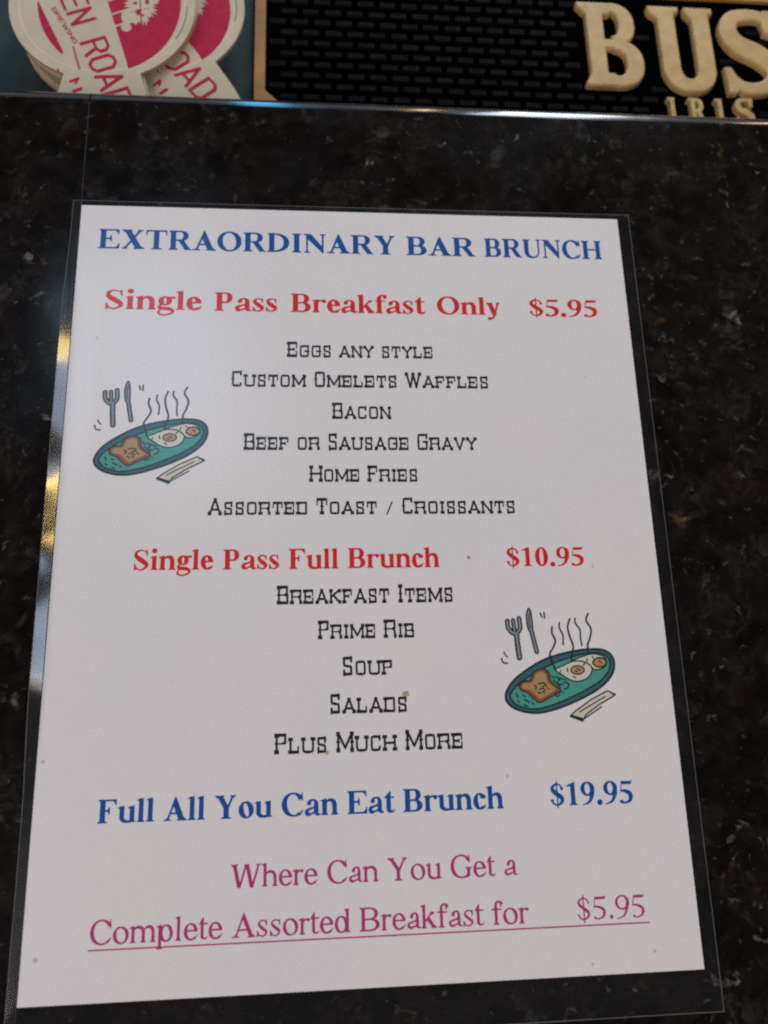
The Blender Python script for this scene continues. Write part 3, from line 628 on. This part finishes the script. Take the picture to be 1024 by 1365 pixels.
# film: clear face over the paper, milky sealed margins round it, left margin curling up
def curl(x, y):
    s = math.exp(-((y-22)/92)**8)
    u = max(0,-106.6-x); u = u*u/1.6 if u < .8 else u-.4
    return .78*u*s*(1+.03*math.sin(y/9.)+.02*math.sin(y/3.7+1)) + .2*max(0,(x-104)/9)**2
FX0, FX1, FY0, FY1 = -111.3, 112.9, -152.2, 141.9
def film(name, x0, x1, y0, y1, nx, ny, mat, label=None):
    X = np.linspace(x0,x1,nx+1); Y = np.linspace(y0,y1,ny+1)
    V = [(x,y,0.22+curl(x,y)-.25*min(1,max(0,(-PH-y)/6,(y-PH)/3,(abs(x)-PW)/4))) for y in Y for x in X]
    F = [(j*(nx+1)+i,j*(nx+1)+i+1,(j+1)*(nx+1)+i+1,(j+1)*(nx+1)+i) for j in range(ny) for i in range(nx)]
    o = new(name, mesh(name, V, F, smooth=True), mat, menu)
    if label: o['label'] = label
    return o
film('laminate_face', -PW, PW, -PH, PH, 40, 40, M['film'], 'clear glossy film over the paper')
film('film_margin', FX0, -PW, FY0, FY1, 6, 160, M['curled'], 'left film margin curled up and catching light')
film('film_margin', PW, FX1, FY0, FY1, 6, 40, M['margin']); film('film_margin', -PW, PW, PH, FY1, 30, 2, M['margin']); film('film_margin', -PW, PW, FY0, -PH, 30, 6, M['margin'], 'wide film margin along the bottom')
def rim_path():
    P = [(FX0,FY0+k*(FY1-FY0)/160) for k in range(161)]+[(FX0+k*(FX1-FX0)/20,FY1) for k in range(1,21)]+[(FX1,FY1-k*(FY1-FY0)/60) for k in range(1,61)]+[(FX1-k*(FX1-FX0)/20,FY0) for k in range(1,21)]
    return [(x,y,.22+curl(x,y)-.25) for x, y in P]
P = rim_path(); V, F = [], []
for k, (x,y,z) in enumerate(P):
    cx, cy = (1 if x < 0 else -1), (1 if y < 0 else -1)
    dx = .16*cx if abs(abs(x)-112) < 1.5 else 0; dy = .16*cy if (abs(y-FY0) < .1 or abs(y-FY1) < .1) else 0
    V += [(x,y,z-.12),(x,y,z+.05),(x+dx,y+dy,z+.05),(x+dx,y+dy,z-.12)]
n = len(P)-1
for k in range(n):
    for q in range(4): F.append((4*k+q,4*k+(q+1)%4,4*k+4+(q+1)%4,4*k+4+q))
new('film_edge', mesh('film_edge', V, F), M['cut'], menu)

# ---------------- bar mat with raised lettering, behind and below the granite ----------------
MZ = -36
mat = props(new('bar_mat', None), 'black rubber bar mat with gold border and raised tan letters BUS, behind the granite edge', 'bar mat')
me = box('mat_base', -45.4, 330, 208, 304, -39.9, MZ-1.2, M['rubber'], mat)
def extrude(name, p, F, z0, z1, mat, parent, scale=1, off=(0,0), bevel=0, rot=0, sx=1):
    """solid of a contour; with bevel the upper rim is rounded by following the distance field"""
    V2, T, rim = contour(p, F, bevel > 0); F0 = F
    def field(x, y):
        i = (x-p.x0)/p.step; j = (y-p.y0)/p.step; a, b = int(i), int(j); a = min(a,F0.shape[1]-2); b = min(b,F0.shape[0]-2); u, v = i-a, j-b
        return F0[b,a]*(1-u)*(1-v)+F0[b,a+1]*u*(1-v)+F0[b+1,a]*(1-u)*v+F0[b+1,a+1]*u*v
    V = []; c, s = math.cos(rot), math.sin(rot)
    for x, y in V2:
        z = z1
        if bevel: t = min(1, max(0, -field(x,y)/bevel)); z = z1-(1-math.sqrt(1-(1-t)**2))*min(bevel*scale, (z1-z0)*.8)
        X, Y = x*scale*sx, y*scale; V.append((c*X-s*Y+off[0], s*X+c*Y+off[1], z))
    n = len(V); V += [(x,y,z0) for x, y, z in V]
    Fc = list(T)+[tuple(i+n for i in q)[::-1] for q in T]+[(a+n,b+n,b,a) for a, b in rim]
    me = mesh(name, V, Fc)
    if bevel: me.polygons.foreach_set('use_smooth', [k < len(T) for k in range(len(Fc))])
    return new(name, me, mat, parent)
# gold border: rounded frame
p = Pen(1, -50, 340, 203, 310)
def chamfer(x0, x1, y0, y1, k): return p.poly([(x0+k,y0),(x1-k,y0),(x1,y0+k),(x1,y1-k),(x1-k,y1),(x0+k,y1),(x0,y1-k),(x0,y0+k)])
extrude('gold_border', p, CUT(chamfer(-45.2,330,209,303.6,7), -chamfer(-40.2,325,217,297.5,13)), MZ-1.3, MZ+.6, M['gold'], mat)
# field of small raised blocks
import bmesh
bm = bmesh.new(); bmesh.ops.create_cube(bm, size=1)
for v in bm.verts: v.co = Vector((v.co.x*(7.6 if v.co.z > 0 else 8.2), v.co.y*(2.7 if v.co.z > 0 else 3.5), v.co.z*1.2))*MM
nm = bpy.data.meshes.new('raised_nub'); bm.to_mesh(nm); bm.free(); nm.materials.append(M['nub'])
# raised tan lettering
def face(ch):
    p = Pen(5, -60, 760, -60, 780); w = 165
    K = lambda pts, s=True: p.pen([(a,b,c) for a, b, c in pts], 6, s)
    if ch == 'B': return p, U(p.rect(90,30,240,690), p.poly([(20,700),(20,660),(95,590),(95,700)]), p.poly([(45,0),(45,30),(95,110),(300,110),(300,0)]),
        p.rect(90,0,320,95), p.rect(90,595,300,700), p.rect(200,312,330,390),
        CUT(p.ring(300,520,205,182,142,84,0,2.3), 295-p.X), CUT(p.ring(310,195,240,197,150,92,0,2.3), 305-p.X))
    if ch == 'U': return p, U(p.rect(80,140,245,700), p.rect(395,140,560,700), p.poly([(5,700),(5,650),(80,590),(245,590),(245,640),(290,655),(290,700)]), p.poly([(335,700),(335,650),(395,590),(560,590),(560,640),(600,655),(600,700)]),
        CUT(p.ring(320,205,240,215,165,115,0,2.3), p.Y-250))
    if ch == 'S': return p, U(K([(470,560,60),(420,640,90),(300,655,100),(175,620,120),(130,510,150),(190,400,170),(330,330,175),(440,230,165),(430,110,130),(320,48,105),(190,50,100),(100,130,70)]), p.poly([(410,500),(500,470),(520,700),(430,700),(390,640)]), p.poly([(60,-5),(130,0),(180,70),(110,210),(50,210)]))
    t = 120
    if ch == 'I': return p, U(p.rect(60,0,60+t,700), p.poly([(0,700),(0,640),(60,600),(60,700)]))
    if ch == 'R': return p, U(p.rect(60,0,60+t,700), p.poly([(0,700),(0,640),(60,600),(60,700)]), CUT(p.ring(200,500,190,200,t,95,0,2.3),190-p.X), p.rect(100,605,205,700), p.rect(100,300,205,390), p.poly([(180,340),(310,340),(430,0),(290,0)]))
PLACED = []
for ch, x, y, s, q in (('B',113.6,239.3,.0730,.83),('U',151.6,238.2,.0740,.78),('S',184.6,238.3,.0745,.90)):
    p, F = face(ch); PLACED.append((p,F,s,q,x,y)); extrude('raised_letter', p, F, MZ-1.2, MZ+1.9, M['tan'], mat, s, (x,y), 15, 0, q)['label'] = 'raised tan letter '+ch
for ch, x, y, s in (('I',155.9,219.0,.0215),('R',166.4,219.2,.0215),('I',180.2,219.2,.0215),('S',189.2,219.4,.0225)):
    p, F = face(ch); PLACED.append((p,F,s,.9,x,y)); extrude('small_raised_letter', p, F, MZ-1.2, MZ+1.8, M['tan'], mat, s, (x,y), 14, 0, .9)['label'] = 'small raised tan letter '+ch
def near_letter(x, y):
    for p, F, s, q, ox, oy in PLACED:
        for dx in (-4,-2,0,2,4):
            for dy in (-1.7,0,1.7):
                i = int(((x+dx-ox)/(s*q)-p.x0)/p.step); j = int(((y+dy-oy)/s-p.y0)/p.step)
                if 0 <= i < F.shape[1] and 0 <= j < F.shape[0] and F[j,i]*s < .35: return True
    return False
for r in range(13):
    y = 221.5+r*6.25
    for k in range(24):
        x = -34.5+k*10.75+(5.4 if r % 2 else 0)
        if x < 236 and y < 296 and not near_letter(x, y): o = bpy.data.objects.new('raised_nub', nm); C.objects.link(o); o.parent = mat; o.location = (x*MM, y*MM, (MZ-.7)*MM)

props(box('rubber_mat', -300, -46, 200, 330, -39.9, -38.6, M['teal'], None, .4), 'plain dark teal rubber mat under the cream coasters', 'bar mat')

# ---------------- coasters: round with a flared tab; drawn around the disc centre, tab towards -y ----------------
def coaster(name, label, x, y, z, rot, prints=True):
    t = new(name, None, loc=(x,y,z)); t.rotation_euler = (0,0,math.radians(rot)); props(t, label, 'coaster', 'cream pulpboard coasters piled behind the bar')
    if 'board' not in PRO:
        p = Pen(1.5, -48, 48, -78, 46)
        F = U(p.ell(0,0,41,41), p.poly([(-15,-30),(15,-30),(16.6,-38.5),(20,-54),(22,-72),(-22,-72),(-20,-54),(-16.6,-38.5)]))
        o = extrude('board', p, F, 0, 1.6, [M['card'], M['cardside']], t)
        nf = len(o.data.polygons); o.data.polygons.foreach_set('material_index', [0 if abs(q.normal.z) > .5 else 1 for q in o.data.polygons]); PRO['board'] = o.data
        # embossed rim line
        p2 = Pen(.5, -42, 42, -42, 42); V, T, _ = contour(p2, CUT(np.abs(p2.ell(0,0,36.6,36.6))-.28, -44-p2.Y*1.0+(p2.Y*0)), False)
        PRO['emboss'] = mesh('embossed_ring', [(a,b,0) for a, b in V], T)
    else: new('board', PRO['board'], (), t)
    if not prints: return t
    new('embossed_ring', PRO['emboss'], M['whiteprint'], t, (0,0,1.63))
    if 'red' not in PRO:
        q = lambda u, v: ((u-141)*.331, -(v-8)*.42)        # print laid out on the card
        L = lambda s: [q(*map(float, w.split(','))) for w in s.split()]
        p = Pen(.45, -44, 44, -46, 42)
        disc = p.ell(*q(150,3),31.6,38.5)
        right = p.poly(L('130,-60 149,10 173,84 178,110 320,60 320,-120')); left = p.poly(L('25,-60 59,11 90,70 85,100 0,70 -20,-60'))
        star = []
        r2 = random.Random(8)
        for k in range(64): a = 2*math.pi*k/64; rr = (7.8 if k % 2 else 5.6)*r2.uniform(.82,1.15); star.append((q(192,8)[0]+rr*math.cos(a), q(192,8)[1]+rr*1.5*math.sin(a)))
        tree = U(p.poly(star), p.ell(*q(178,24),4.2,5.0), p.ell(*q(206,-8),4.5,6), p.ell(*q(172,38),2.3,2.4))
        tree = CUT(tree, -p.ell(*q(188,18),1.1,1.8), -p.ell(*q(200,4),.9,1.6), -p.ell(*q(180,34),1.2,.8), -p.ell(*q(194,22),.8,.6), -p.ell(*q(184,6),1.0,.7), -p.pen([(*q(192,34),.5),(*q(190,-10),.5)], smooth=False), -p.pen([(*q(178,18),.4),(*q(204,12),.4)], smooth=False))
        roads = U(*[p.pen([(*q(a,b),1.0),(*q(c,d),.8)], smooth=False) for a, b, c, d in ((146,4,190,-14),(150,22,180,12),(154,38,176,30),(140,-16,185,-34))])
        V, T, _ = contour(p, CUT(disc, U(right,left), -tree, -roads), False); PRO['red'] = mesh('red_print', [(a,b,0) for a, b in V], T)
        # words run down the pale band
        def word(text, x0, x1, cap, th):
            V, T = word_mesh([('G',text,x0,x1,0,cap)]); return V, T
        VV, FF = [], []
        def put(text, ux, vx, length, cap, deg):
            V, T = word(text, 0, length, cap, 0); o = len(VV); a = math.radians(deg); bx, by = q(ux,vx)
            VV.extend([(bx+math.cos(a)*u-math.sin(a)*v, by+math.sin(a)*u+math.cos(a)*v, 0) for u, v, _ in V]); FF.extend([tuple(i+o for i in t) for t in T])
        put('EN', 84,-1, 17, 10.6, -70); put('ROAD', 112,58, 37.5, 10.8, -70)
        put('BREWING', 73,14, 22, 1.9, -62)
        p = Pen(.4, -30, 0, -50, 0); V, T, _ = contour(p, U(p.pen([(*q(103,64),.7),(*q(112,93),.7)], smooth=False), p.pen([(*q(100,108),1.2),(*q(110,104),1.3),(*q(107,110),1.0)], smooth=False), p.pen([(*q(105,120),1.6),(*q(114,117),1.6)], smooth=False), p.ell(*q(84,94),.6,1.0)), False)
        o = len(VV); VV.extend([(a,b,0) for a, b in V]); FF.extend([tuple(i+o for i in t) for t in T]); PRO['words'] = mesh('red_lettering', VV, FF)
        p = Pen(.4, 0, 42, -40, 20); V, T, _ = contour(p, CUT(np.abs(p.ell(0,0,37.2,37.2))-.3, p.Y+1, -19-p.Y), False)
        V2 = [(a,b,0) for a, b in V]; PRO['arc'] = mesh('grey_print', V2, T)
    new('red_print', PRO['red'], M['crimson'], t, (0,0,1.66)); new('red_lettering', PRO['words'], M['crimson'], t, (0,0,1.69)); new('grey_print', PRO['arc'], M['grey'], t, (0,0,1.72))
    return t
PRO = {}
CX, CY = -112.0, 261.0
base = [(1.5,.5,-3),(-1,-1,2),(.5,1,-5),(2,-.5,3),(-.5,.5,-1),(1,-1.5,4),(0,.5,-2),(-1.5,-.5,1)]
top = coaster('beer_coaster', 'topmost cream coaster with red EN ROAD lettering, left end of the pile', -111.9, 257.7, -38.6+11*1.6+.5, 3)
right = coaster('beer_coaster', 'second cream coaster turned right, half hidden under the topmost one', -90.2, 263.6, -38.6+8*1.6+.25, 20)
for k, (dx, dy, r) in enumerate(base+[(-1.6,3.2,1),(-1.2,2.6,3)]):
    coaster('beer_coaster', 'plain coaster in the shaded stack under the topmost one, only its brown edge showing', CX+dx+2, CY+dy-(1 if k < 8 else 3), -38.6+(k if k < 8 else k+1)*1.6+(0 if k < 8 else .4), r, False)
